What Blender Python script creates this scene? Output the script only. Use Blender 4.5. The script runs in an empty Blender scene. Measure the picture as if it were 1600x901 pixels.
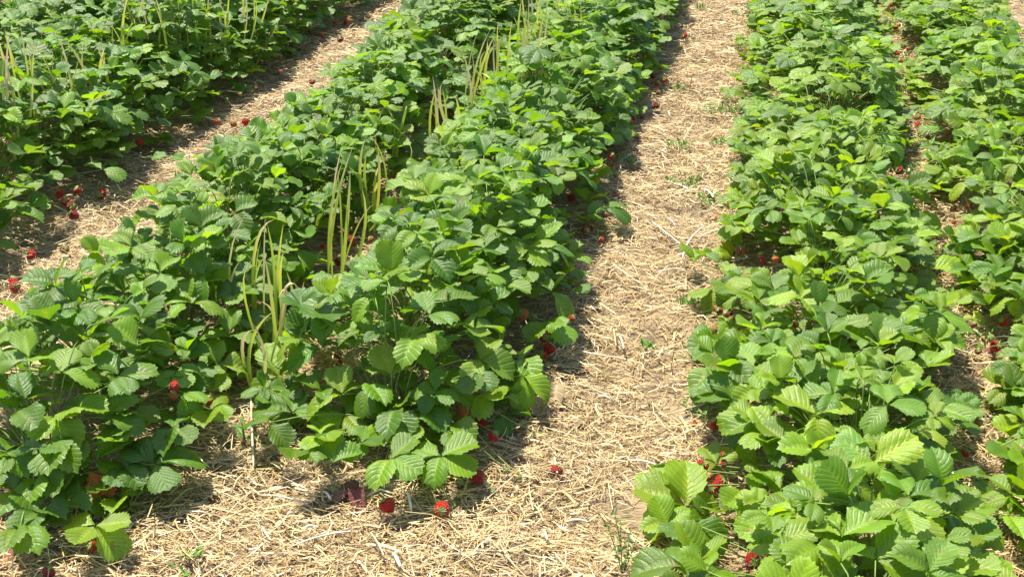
import bpy, math, random
import numpy as np
from mathutils import Vector, Matrix, noise

S = bpy.context.scene
C = S.collection

# ---------------------------------------------------------------- camera, sky, sun, exposure
FPX, PITCH, YAW, CAMZ = 1800.0, math.radians(27.07), math.radians(12.55), 1.6
cam = bpy.data.objects.new('camera', bpy.data.cameras.new('camera')); C.objects.link(cam)
cam.location = (0, 0, CAMZ); cam.rotation_euler = (math.pi / 2 - PITCH, 0, YAW)
cam.data.sensor_width = 36; cam.data.lens = 36 * FPX / 1600; cam.data.clip_end = 1000
S.camera = cam
SUN_EL, SUN_AZ = math.radians(65), math.radians(-48)      # azimuth from +Y, clockwise positive
sd = Vector((math.sin(SUN_AZ) * math.cos(SUN_EL), math.cos(SUN_AZ) * math.cos(SUN_EL), math.sin(SUN_EL)))
W = bpy.data.worlds.new('World'); S.world = W; W.use_nodes = True
wn = W.node_tree.nodes; sky = wn.new('ShaderNodeTexSky'); sky.sky_type = 'NISHITA'; sky.sun_disc = False
sky.sun_elevation = SUN_EL; sky.sun_rotation = SUN_AZ
W.node_tree.links.new(sky.outputs[0], wn['Background'].inputs[0]); wn['Background'].inputs[1].default_value = 0.13
sl = bpy.data.lights.new('sun', 'SUN'); sl.energy = 5.0; sl.angle = math.radians(0.53); sl.color = (1, .945, .83)
so = bpy.data.objects.new('sun', sl); C.objects.link(so); so.rotation_euler = sd.to_track_quat('Z', 'Y').to_euler(); so.location = (-4, 3, 8)
S.view_settings.view_transform = 'Standard'; S.view_settings.look = 'None'; S.view_settings.gamma = 1
S.view_settings.exposure = 1.08

# ---------------------------------------------------------------- picture <-> place helpers
cR = Vector((math.cos(YAW), math.sin(YAW), 0)); fh = Vector((-math.sin(YAW), math.cos(YAW), 0)); Zv = Vector((0, 0, 1))
cF = fh * math.cos(PITCH) - Zv * math.sin(PITCH); cU = fh * math.sin(PITCH) + Zv * math.cos(PITCH)
CP = Vector((0, 0, CAMZ))
def at(px, py, z=0.0):
    d = cF * FPX + cR * (px - 800) - cU * (py - 450.5)
    return CP + d * ((z - CAMZ) / d.z)
def proj(P):
    v = P - CP; k = v.dot(cF)
    if k < .05: return (-9999, -9999, k)
    return (800 + FPX * v.dot(cR) / k, 450.5 - FPX * v.dot(cU) / k, k)

# ---------------------------------------------------------------- rows
# centre x, half width of the leaf junctions, height, near end, far end
ROWS = {
    'A': (-3.25, .30, .33, 4.2, 7.6), 'B': (-2.62, .34, .30, 2.3, 7.6), 'C': (-1.50, .25, .25, 1.78, 7.7),
    'D': (-.81, .30, .27, 2.16, 7.7), 'E': (.25, .30, .20, 1.45, 8.0), 'F': (.935, .28, .17, 1.55, 8.1)}
def nz(x, y, s, k=0): return noise.noise(Vector((x * s, y * s, 7.3 * k)))
def canopy(r, x, y):
    c, hw, h, y0, y1 = ROWS[r]
    hw = hw * (1 + .22 * nz(0, y, 2.2, ord(r)))
    d = abs(x - c) / hw
    e = 0
    if r in 'CDB': e = max(0, (y0 + .17 - y) / .19)
    q = max(0, 1 - (d ** 2.4 + e ** 2.2))
    return h * (.34 + .66 * q ** .6) * (1.04 + .32 * nz(x, y, 3.8, 3) + .32 * nz(x, y, 8.5, 5))
def row_of(x):
    return min(ROWS, key=lambda r: abs(ROWS[r][0] - x))
def ghz(x, y):      # ground relief
    b = 0
    for r, (c, hw, h, y0, y1) in ROWS.items():
        b = max(b, .035 * math.exp(-((x - c) / .3) ** 2) * min(1, max(0, (y - y0 + .3) / .4)))
    return b + .018 * nz(x, y, 5, 1) + .008 * nz(x, y, 15, 2)

# ---------------------------------------------------------------- materials
def newmat(name):
    m = bpy.data.materials.new(name); m.use_nodes = True; n = m.node_tree; n.nodes.clear(); return m, n
def N(n, t, **kw):
    o = n.nodes.new(t)
    for k, v in kw.items(): setattr(o, k, v)
    return o
def mixc(n, typ, fac, a, b):
    o = N(n, 'ShaderNodeMix', data_type='RGBA', blend_type=typ)
    for i, v in ((0, fac), (6, a), (7, b)):
        if hasattr(v, 'is_output'): n.links.new(v, o.inputs[i])
        else: o.inputs[i].default_value = v
    return o.outputs[2]
def mth(n, op, a, b=0.5):
    o = N(n, 'ShaderNodeMath', operation=op)
    for i, v in ((0, a), (1, b)):
        if hasattr(v, 'is_output'): n.links.new(v, o.inputs[i])
        else: o.inputs[i].default_value = v
    return o.outputs[0]
def leaf_material(name, transl=.40, rough=.44, under=(.15, .25, .06), tcol=(2.1, 2.0, .6)):
    m, n = newmat(name); L = n.links
    oi = N(n, 'ShaderNodeObjectInfo'); at_ = N(n, 'ShaderNodeAttribute', attribute_name='vein'); tc = N(n, 'ShaderNodeTexCoord')
    hv = N(n, 'ShaderNodeHueSaturation')
    L.new(oi.outputs['Color'], hv.inputs['Color'])
    L.new(mth(n, 'ADD', mth(n, 'MULTIPLY', oi.outputs['Random'], .016), .492), hv.inputs['Hue'])
    rr = mth(n, 'FRACT', mth(n, 'MULTIPLY', oi.outputs['Random'], 7.77))
    L.new(mth(n, 'ADD', mth(n, 'MULTIPLY', rr, .45), .78), hv.inputs['Value'])
    no = N(n, 'ShaderNodeTexNoise'); no.inputs['Scale'].default_value = 3.2; no.inputs['Detail'].default_value = 5
    L.new(tc.outputs['Object'], no.inputs['Vector'])
    c1 = mixc(n, 'MULTIPLY', 1.0, hv.outputs[0], mixc(n, 'MIX', no.outputs[0], (.72, .78, .8, 1), (1.28, 1.2, 1.1, 1)))
    v = mth(n, 'POWER', at_.outputs['Fac'], 5.0)
    c2 = mixc(n, 'MIX', mth(n, 'MULTIPLY', v, .38), c1, mixc(n, 'MULTIPLY', 1, c1, (2.1, 1.7, 1.7, 1)))
    sp = N(n, 'ShaderNodeTexNoise'); sp.inputs['Scale'].default_value = 9; sp.inputs['Detail'].default_value = 2
    L.new(tc.outputs['Object'], sp.inputs['Vector'])
    r3 = mth(n, 'FRACT', mth(n, 'MULTIPLY', oi.outputs['Random'], 31.3))
    spot = mth(n, 'MULTIPLY', mth(n, 'GREATER_THAN', mth(n, 'ADD', sp.outputs[0], mth(n, 'MULTIPLY', mth(n, 'POWER', r3, 5.0), .13)), .69), .6)
    c2 = mixc(n, 'MIX', spot, c2, (.22, .15, .05, 1))
    geo = N(n, 'ShaderNodeNewGeometry')
    c3 = mixc(n, 'MIX', mth(n, 'MULTIPLY', geo.outputs['Backfacing'], .65), c2, under + (1,))
    P = N(n, 'ShaderNodeBsdfPrincipled'); L.new(c3, P.inputs['Base Color'])
    n2 = N(n, 'ShaderNodeTexNoise'); n2.inputs['Scale'].default_value = 26; n2.inputs['Detail'].default_value = 3
    L.new(tc.outputs['Object'], n2.inputs['Vector'])
    L.new(mth(n, 'ADD', mth(n, 'MULTIPLY', n2.outputs[0], .22), rough - .08), P.inputs['Roughness'])
    P.inputs['Specular IOR Level'].default_value = .52
    bp = N(n, 'ShaderNodeBump'); bp.inputs['Strength'].default_value = .22; bp.inputs['Distance'].default_value = .02
    L.new(mth(n, 'SUBTRACT', mth(n, 'MULTIPLY', n2.outputs[0], .6), v), bp.inputs['Height']); L.new(bp.outputs[0], P.inputs['Normal'])
    T = N(n, 'ShaderNodeBsdfTranslucent'); L.new(mixc(n, 'MULTIPLY', 1, c2, tcol + (1,)), T.inputs['Color'])
    X = N(n, 'ShaderNodeMixShader'); X.inputs[0].default_value = transl
    L.new(P.outputs[0], X.inputs[1]); L.new(T.outputs[0], X.inputs[2])
    O = N(n, 'ShaderNodeOutputMaterial'); L.new(X.outputs[0], O.inputs[0]); return m
M_leaf = leaf_material('strawberry leaf')
M_dry = leaf_material('dry leaf', .15, .8, (.30, .24, .14), (1.2, 1.1, .8))
def attr_material(name, rough=.6, transl=0.0, spec=.4, bump=0):
    m, n = newmat(name); L = n.links
    a = N(n, 'ShaderNodeAttribute', attribute_name='Col'); P = N(n, 'ShaderNodeBsdfPrincipled')
    L.new(a.outputs['Color'], P.inputs['Base Color']); P.inputs['Roughness'].default_value = rough; P.inputs['Specular IOR Level'].default_value = spec
    O = N(n, 'ShaderNodeOutputMaterial')
    if transl:
        T = N(n, 'ShaderNodeBsdfTranslucent'); L.new(a.outputs['Color'], T.inputs['Color']); X = N(n, 'ShaderNodeMixShader'); X.inputs[0].default_value = transl
        L.new(P.outputs[0], X.inputs[1]); L.new(T.outputs[0], X.inputs[2]); L.new(X.outputs[0], O.inputs[0])
    else: L.new(P.outputs[0], O.inputs[0])
    return m
M_straw = attr_material('straw', .5, .12, .5)
M_stalk = attr_material('green stalk', .45, .15)
M_blade = attr_material('garlic blade', .45, .3)
def ground_material():
    m, n = newmat('soil under straw'); L = n.links; tc = N(n, 'ShaderNodeTexCoord')
    a = N(n, 'ShaderNodeTexNoise'); a.inputs['Scale'].default_value = 9; a.inputs['Detail'].default_value = 8; L.new(tc.outputs['Object'], a.inputs['Vector'])
    mp = N(n, 'ShaderNodeMapping'); mp.inputs['Scale'].default_value = (1, 5, 1); mp.inputs['Rotation'].default_value = (0, 0, .4); L.new(tc.outputs['Object'], mp.inputs[0])
    b = N(n, 'ShaderNodeTexNoise'); b.inputs['Scale'].default_value = 60; b.inputs['Detail'].default_value = 6; L.new(mp.outputs[0], b.inputs['Vector'])
    r = N(n, 'ShaderNodeValToRGB'); e = r.color_ramp.elements
    e[0].position = .35; e[0].color = (.11, .075, .045, 1); e[1].position = .68; e[1].color = (.43, .31, .17, 1)
    L.new(mth(n, 'ADD', mth(n, 'MULTIPLY', a.outputs[0], .5), mth(n, 'MULTIPLY', b.outputs[0], .5)), r.inputs[0])
    P = N(n, 'ShaderNodeBsdfPrincipled'); L.new(r.outputs[0], P.inputs['Base Color']); P.inputs['Roughness'].default_value = .95
    bp = N(n, 'ShaderNodeBump'); bp.inputs['Strength'].default_value = .8; bp.inputs['Distance'].default_value = .01; L.new(b.outputs[0], bp.inputs['Height']); L.new(bp.outputs[0], P.inputs['Normal'])
    O = N(n, 'ShaderNodeOutputMaterial'); L.new(P.outputs[0], O.inputs[0]); return m
M_ground = ground_material()
def berry_material():
    m, n = newmat('strawberry skin'); L = n.links; tc = N(n, 'ShaderNodeTexCoord'); oi = N(n, 'ShaderNodeObjectInfo')
    v = N(n, 'ShaderNodeTexVoronoi'); v.inputs['Scale'].default_value = 7.5; L.new(tc.outputs['Object'], v.inputs['Vector'])
    seed = mth(n, 'LESS_THAN', v.outputs['Distance'], .17)
    no = N(n, 'ShaderNodeTexNoise'); no.inputs['Scale'].default_value = 1.6; L.new(tc.outputs['Object'], no.inputs['Vector'])
    c = mixc(n, 'MULTIPLY', 1, oi.outputs['Color'], mixc(n, 'MIX', no.outputs[0], (.6, .55, .5, 1), (1.3, 1.5, 1.4, 1)))
    c = mixc(n, 'MIX', mth(n, 'MULTIPLY', seed, .75), c, (.55, .30, .06, 1))
    P = N(n, 'ShaderNodeBsdfPrincipled'); L.new(c, P.inputs['Base Color']); P.inputs['Roughness'].default_value = .28
    P.inputs['Subsurface Weight'].default_value = .15; P.inputs['Subsurface Radius'].default_value = (.01, .003, .002)
    bp = N(n, 'ShaderNodeBump'); bp.inputs['Strength'].default_value = .7; bp.inputs['Distance'].default_value = .1; L.new(v.outputs['Distance'], bp.inputs['Height']); L.new(bp.outputs[0], P.inputs['Normal'])
    O = N(n, 'ShaderNodeOutputMaterial'); L.new(P.outputs[0], O.inputs[0]); return m
M_berry = berry_material()

# ---------------------------------------------------------------- object helpers
def mesh(name, v, f, mat, col=None, vein=None, smooth=True):
    me = bpy.data.meshes.new(name); me.from_pydata([tuple(p) for p in v], [], f); me.materials.append(mat)
    if col is not None:
        a = me.color_attributes.new('Col', 'FLOAT_COLOR', 'POINT'); a.data.foreach_set('color', np.array([tuple(c)[:3] + (1,) for c in col], dtype=np.float32).ravel())
    if vein is not None:
        a = me.attributes.new('vein', 'FLOAT', 'POINT'); a.data.foreach_set('value', np.array(vein, dtype=np.float32))
    if smooth: me.polygons.foreach_set('use_smooth', [True] * len(me.polygons))
    return me
def link(name, me, parent=None, mw=None, color=None):
    o = bpy.data.objects.new(name, me); C.objects.link(o)
    if parent is not None: o.parent = parent
    if mw is not None: o.matrix_basis = mw
    if color is not None: o.color = tuple(color)[:3] + (1,)
    return o
def tag(o, label=None, cat=None, group=None, kind=None):
    for k, v in (('label', label), ('category', cat), ('group', group), ('kind', kind)):
        if v: o[k] = v
    return o
def frame(origin, xdir, up, s=1.0):
    x = xdir.normalized(); y = up.cross(x)
    if y.length < 1e-4: y = Vector((0, 1, 0)).cross(x)
    y.normalize(); z = x.cross(y)
    M = Matrix((x, y, z)).transposed().to_4x4()
    return Matrix.Translation(origin) @ M @ Matrix.Diagonal((s, s, s, 1))
def tube(pts, r0, r1, sides=4, cols=None):
    v, f, c = [], [], []
    n = len(pts)
    for i, p in enumerate(pts):
        t = (pts[min(i + 1, n - 1)] - pts[max(i - 1, 0)]).normalized(); a = t.orthogonal().normalized(); b = t.cross(a); r = r0 + (r1 - r0) * i / (n - 1)
        for k in range(sides):
            w = 2 * math.pi * k / sides; v.append(p + (a * math.cos(w) + b * math.sin(w)) * r)
            if cols: c.append([cols[0][j] + (cols[1][j] - cols[0][j]) * i / (n - 1) for j in range(3)])
        if i:
            for k in range(sides): f.append(((i - 1) * sides + k, (i - 1) * sides + (k + 1) % sides, i * sides + (k + 1) % sides, i * sides + k))
    f.append(tuple(range((n - 1) * sides, n * sides)))
    return v, f, c
def bez(a, b, c, n=5): return [a * ((1 - t) ** 2) + b * (2 * t * (1 - t)) + c * (t * t) for t in [i / n for i in range(n + 1)]]

# ---------------------------------------------------------------- leaflets
def leaflet(rng, n=8, width=.47, fold=.25, droop=.3, pleat=.02, side=0, curl=0.0, flat=False):
    K = 2 * n; rows = (0, .3, .62, .86, 1.0)
    v, f, ve = [], [], []
    ph = rng.uniform(0, 6); wa = rng.uniform(.012, .05); wf = rng.uniform(6, 12); tw = rng.uniform(-.22, .22)
    def outl(u):
        th = math.pi * (1 - u)
        x = .5 + .5 * math.cos(th)
        w = width * (math.sin(th) ** .72) * (.62 + .55 * x) * min(1, .30 + x * 2.0)
        return x, w
    idx = {}
    for sgn in (1, -1):
        ws = 1 + (.14 * side * sgn)
        for k in range(K + 1):
            u = k / K; x, w = outl(min(.5 * u + .5 * u ** .8, 1)); a = .92 * u ** 2.1
            ex, ey = x, w * ws
            dx, dy = ex - .45, ey
            l = math.hypot(dx, dy) or 1
            if k >= 3:
                am = rng.uniform(.018, .034) if k % 2 == 0 else -rng.uniform(.014, .026)
                ex += dx / l * am + (.012 if k % 2 == 0 else 0); ey = max(0, ey + dy / l * am)
            if k == K: ey = 0; ex = 1.05
            for j, s in enumerate(rows):
                if sgn == -1 and (s == 0): idx[(sgn, k, j)] = idx[(1, k, j)]; continue
                if k == K and j and sgn == -1: idx[(sgn, k, j)] = idx[(1, k, j)]; continue
                if k == 0 and sgn == -1 and j: idx[(sgn, k, j)] = idx[(1, k, j)]; continue
                px = a + (ex - a) * s; py = ey * s
                pl = pleat * (1 if k % 2 else -1) * math.sin(min(1, s * 1.1) * math.pi * .62)
                z = fold * py * (1 - .55 * s) - droop * px * px + pl - curl * py * py * 2.2 + wa * math.sin(ph + px * wf + sgn * py * 6) * s * s + tw * px * py * sgn * .6
                idx[(sgn, k, j)] = len(v); v.append(Vector((px, py * sgn, z))); ve.append(1.0 if (k % 2 == 0 or j == 0) else 0.0)
    for sgn in (1, -1):
        for k in range(K):
            for j in range(len(rows) - 1):
                q = [idx[(sgn, k, j)], idx[(sgn, k + 1, j)], idx[(sgn, k + 1, j + 1)], idx[(sgn, k, j + 1)]]
                q2 = []
                for i in q:
                    if i not in q2: q2.append(i)
                if len(q2) > 2: f.append(tuple(q2) if sgn == 1 else tuple(reversed(q2)))
    return v, f, ve
R = random.Random(11)
LEAFLETS = []
for i in range(30):
    a = leaflet(R, n=R.choice((9, 10, 11)), width=R.uniform(.41, .52), fold=R.uniform(.25, 1.3), droop=R.uniform(-.1, .5), pleat=R.uniform(.003, .009), side=(0, 1, -1)[i % 3], curl=R.uniform(-.2, .5))
    LEAFLETS.append(mesh('leaflet', a[0], a[1], M_leaf, vein=a[2]))
DRYL = []
for i in range(4):
    a = leaflet(R, n=8, width=.40, fold=1.3, droop=R.uniform(-.2, .9), pleat=.035, curl=-.9 if i % 2 else 1.3)
    DRYL.append(mesh('dry_leaflet', a[0], a[1], M_dry, vein=a[2]))
def leaflet_dirs(rng, D, up):
    """three directions with slopes round a junction: middle, left, right"""
    side = up.cross(D).normalized(); base = rng.uniform(-.1, .85); sp = rng.uniform(1.25, 1.75)
    out = []
    for k, a in ((0, 0), (1, sp), (2, -sp)):
        a += rng.uniform(-.15, .15); e = base + rng.uniform(-.22, .22)
        out.append((k, (D * math.cos(a) + side * math.sin(a)) * math.cos(e) + up * math.sin(e), rng.uniform(.9, 1.0) if k else rng.uniform(1.0, 1.12)))
    return out
# whole leaves for the far plants
FARLEAVES = []
for i in range(14):
    v, f, ve = [], [], []
    for k, d, s in leaflet_dirs(R, Vector((1, 0, 0)), Zv):
        a = leaflet(R, n=6, width=R.uniform(.45, .55), fold=R.uniform(.15, .9), droop=R.uniform(-.1, .4), pleat=.012, side=(0, 1, -1)[k], curl=R.uniform(-.1, .4))
        Mx = frame(d * .04, d, Zv + Vector((R.uniform(-.3, .3), R.uniform(-.3, .3), 0)), s); o = len(v)
        v += [Mx @ p for p in a[0]]; f += [tuple(q + o for q in t) for t in a[1]]; ve += a[2]
    FARLEAVES.append(mesh('leaf', v, f, M_leaf, vein=ve))

# ---------------------------------------------------------------- ground
def build_ground():
    xs = [-120, -60, -30, -15, -9, -7] + [(-6 + i * .05) for i in range(int(9 / .05) + 1)] + [4, 6, 10, 20, 40, 80, 120]
    ys = [-60, -20, -5, -1, .3] + [(.8 + i * .05) for i in range(int(8.4 / .05) + 1)] + [10, 12, 16, 25, 50, 100, 200]
    v = [(x, y, ghz(x, y) if -6 <= x <= 3 and .8 <= y <= 9.2 else 0) for y in ys for x in xs]; n = len(xs)
    f = [(j * n + i, j * n + i + 1, (j + 1) * n + i + 1, (j + 1) * n + i) for j in range(len(ys) - 1) for i in range(n - 1)]
    tag(link('ground', mesh('ground', v, f, M_ground)), 'brown soil of the strawberry field lying under the straw', kind='structure')
build_ground()

# ---------------------------------------------------------------- straw
def ribbons(P, ang, tilt, L, Wd, roll, bend, col, name):
    """many flat straws, three points each, as one mesh"""
    n = len(L); d = np.stack([np.cos(ang) * np.cos(tilt), np.sin(ang) * np.cos(tilt), np.sin(tilt)], 1)
    s = np.stack([-np.sin(ang), np.cos(ang), np.zeros(n)], 1); u = np.cross(d, s)
    w = s * np.cos(roll)[:, None] + u * np.sin(roll)[:, None]
    V = np.empty((n, 6, 3), np.float32)
    for i, t in enumerate((-.5, 0, .5)):
        c = P + d * (L * t)[:, None] + s * ((bend * L) * (1 if t else -1))[:, None] * .5 + np.array([0, 0, 1.0]) * (abs(bend) * L * (-.3 if t else .3))[:, None]
        V[:, 2 * i] = c - w * Wd[:, None] * .5; V[:, 2 * i + 1] = c + w * Wd[:, None] * .5
    base = np.arange(n)[:, None] * 6
    F = np.concatenate([base + np.array([0, 1, 3, 2]), base + np.array([2, 3, 5, 4])], 1).reshape(-1, 4)
    me = bpy.data.meshes.new(name); me.vertices.add(n * 6); me.vertices.foreach_set('co', V.ravel())
    me.loops.add(len(F) * 4); me.loops.foreach_set('vertex_index', F.ravel().astype(np.int32))
    me.polygons.add(len(F)); me.polygons.foreach_set('loop_start', (np.arange(len(F)) * 4).astype(np.int32))
    me.update(calc_edges=True); me.validate()
    a = me.color_attributes.new('Col', 'FLOAT_COLOR', 'POINT'); cc = np.ones((n, 6, 4), np.float32); cc[:, :, :3] = col[:, None, :]; a.data.foreach_set('color', cc.ravel())
    me.materials.append(M_straw); return me
def build_straw():
    g = np.random.default_rng(5)
    n0 = 640000
    x = g.uniform(-4.6, 2.0, n0); y = 1.2 + 7.2 * g.uniform(0, 1, n0) ** 1.45
    # keep what the paths hold; thin out in the middle of the rows
    keep = np.ones(n0)
    for r, (c, hw, h, y0, y1) in ROWS.items():
        inside = np.exp(-((x - c) / (hw * .8)) ** 4) * np.clip((y - y0 + .05) / .2, 0, 1)
        keep *= 1 - .72 * inside
    pat = np.array([nz(a, b, 2.6, 9) + .5 * nz(a, b, 8, 4) for a, b in zip(x[::1], y[::1])])
    keep *= np.clip(1.05 + .9 * pat, .4, 1)
    for wx, wy, wr in ((995, 805, .10), (1010, 780, .07), (1055, 648, .09), (1075, 335, .08), (1590, 30, .3), (1100, 130, .1)):
        q = at(wx, wy); keep *= 1 - .85 * np.exp(-((x - q.x) ** 2 + (y - q.y) ** 2) / wr ** 2)
    depth = y * math.cos(YAW) * .89 + .7
    hwid = depth * .47 + .3
    lat = x * math.cos(YAW) + y * math.sin(YAW)
    keep[(np.abs(lat) > hwid)] = 0
    k = g.uniform(0, 1, n0) < keep
    x, y = x[k], y[k]; n = len(x)
    gz = np.array([ghz(a, b) for a, b in zip(x, y)])
    L = np.clip(g.lognormal(math.log(.030), .62, n), .008, .15); Wd = np.clip(g.lognormal(math.log(.00172), .42, n), .0009, .006)
    far = np.clip((y - 3) / 4, 0, 1); Wd *= 1 + .5 * far
    ang = g.uniform(0, math.pi, n); pathy = g.uniform(0, 1, n) < .35; ang[pathy] = g.normal(.15, .5, pathy.sum())
    tilt = g.normal(0, .13, n); up = g.uniform(0, 1, n) < .05; tilt[up] = g.normal(0, .5, up.sum())
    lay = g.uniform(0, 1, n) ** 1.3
    z = gz + .002 + .022 * lay + np.abs(np.sin(tilt)) * L * .35
    roll = g.normal(0, .45, n); bend = g.normal(0, .10, n)
    P = np.stack([x, y, z], 1)
    pal = np.array([(.58, .42, .20), (.68, .53, .28), (.76, .64, .40), (.44, .30, .15), (.32, .23, .13), (.86, .79, .62), (.62, .51, .34)])
    pr = np.array([.29, .24, .10, .15, .11, .025, .085])
    ci = g.choice(len(pal), n, p=pr); col = pal[ci] * g.uniform(.82, 1.12, n)[:, None]
    col *= (.66 + .34 * lay)[:, None] * np.array([.97, .925, .79])  # shade between straw layers painted in: lower straws darker; then one even tint
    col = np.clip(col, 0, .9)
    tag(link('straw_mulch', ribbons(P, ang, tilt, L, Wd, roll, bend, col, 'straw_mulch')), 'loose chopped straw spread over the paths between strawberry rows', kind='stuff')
build_straw()
# larger pale stalks that can be told apart
def stalk(px0, py0, px1, py1, w, label, lift=.022, col=(.82, .76, .62), b=.0):
    a = at(px0, py0, .02); c = at(px1, py1, .02); a.z = ghz(a.x, a.y) + lift; c.z = ghz(c.x, c.y) + lift + .004
    m = (a + c) / 2 + Vector((0, 0, .008)) + (c - a).cross(Zv) * b
    pts = bez(a, m * 2 - (a + c) / 2, c, 7); v, f = [], []
    s = (c - a).cross(Zv).normalized()
    for i, p in enumerate(pts):
        ww = w * (1 if 0 < i < 7 else .55)
        v += [p - s * ww * .5 - Vector((0, 0, .001)), p + Vector((0, 0, w * .28)), p + s * ww * .5 - Vector((0, 0, .001)), p - Vector((0, 0, w * .2))]
        if i: f += [((i - 1) * 4 + k, (i - 1) * 4 + (k + 1) % 4, i * 4 + (k + 1) % 4, i * 4 + k) for k in range(4)]
    f += [(0, 1, 2, 3), (31, 30, 29, 28)]
    o = link('straw_stalk', mesh('straw_stalk', v, f, M_straw, [(col[0] * .86 * g_, col[1] * .80 * g_, col[2] * .70 * g_) for g_ in [R.uniform(.8, 1.1) for _ in v]]))
    tag(o, label, 'straw stalk', 'larger pale straw stalks on the paths')
for a in [
    (905, 553, 978, 565, .006, 'long curved white straw stalk beside the shaded left edge of the main path', .025, (.86, .80, .68), .10),
    (895, 545, 912, 556, .005, 'short grey straw end in the shade beside the ripe berry pair', .02, (.6, .5, .38), 0),
    (1018, 353, 1065, 392, .007, 'slanting white straw stalk above the middle of the main path', .03, (.9, .86, .76), .03),
    (1065, 417, 1100, 370, .007, 'upright white straw stalk crossing another in the middle of the main path', .035, (.92, .88, .80), -.05),
    (1092, 381, 1132, 376, .007, 'white straw stalk pointing at the right row near the middle of the path', .03, (.9, .86, .78), 0),
    (1055, 412, 1088, 408, .009, 'broad white straw shred lying flat in the middle of the main path', .034, (.92, .88, .8), 0),
    (1041, 345, 1054, 361, .005, 'short white straw sliver at the centre of the upper path', .03, (.9, .86, .78), 0),
    (1025, 433, 1068, 432, .005, 'level white straw stalk below the crossed stalks on the path', .03, (.9, .85, .76), 0),
    (1100, 300, 1114, 316, .010, 'wide white straw flake in the upper main path', .03, (.92, .88, .8), 0),
    (1050, 300, 1112, 252, .005, 'long tan straw stalk slanting up the upper main path', .035, (.62, .46, .24), .02),
    (958, 520, 962, 548, .008, 'tan upright straw piece in the dark hollow of the path', .03, (.66, .48, .26), 0),
    (968, 533, 974, 552, .007, 'white straw chip just right of the dark hollow on the path', .032, (.92, .88, .8), 0),
    (935, 624, 957, 631, .008, 'white flat straw flake on the path below the curved stalk', .03, (.92, .88, .8), 0),
    (985, 722, 1036, 742, .007, 'white straw stalk pointing at the big leaves right of the lower path', .03, (.9, .86, .78), 0),
    (884, 815, 918, 817, .008, 'white straw piece lying level on the lower main path', .03, (.9, .86, .78), .03),
    (848, 828, 855, 850, .008, 'pale husk lying upright on the lower main path', .03, (.85, .76, .6), 0),
    (455, 855, 548, 832, .0055, 'long white straw stalk in the lower foreground straw', .03, (.9, .84, .72), 0),
    (408, 778, 480, 793, .0055, 'long pale stalk lying below the front of the garlic strip', .03, (.85, .76, .6), .0),
    (638, 777, 643, 804, .007, 'white bright stub between the two ripe berries in front', .03, (.95, .92, .86), 0),
    (578, 832, 600, 876, .005, 'pale stalk slanting down in the foreground below the berries', .03, (.8, .7, .5), .0),
    (614, 873, 626, 895, .010, 'wide white straw shred at the bottom middle edge', .03, (.9, .86, .78), 0),
    (505, 774, 518, 788, .006, 'white split straw end left of the red withered leaf', .03, (.92, .88, .8), 0),
    (393, 622, 398, 742, .007, 'dead white garlic stem standing at the near end of the strip', .03, (.85, .74, .62), 0),
    (1185, 880, 1210, 896, .006, 'brown twig under the lower right leaves', .03, (.4, .25, .13), 0)]:
    stalk(*a)

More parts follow.
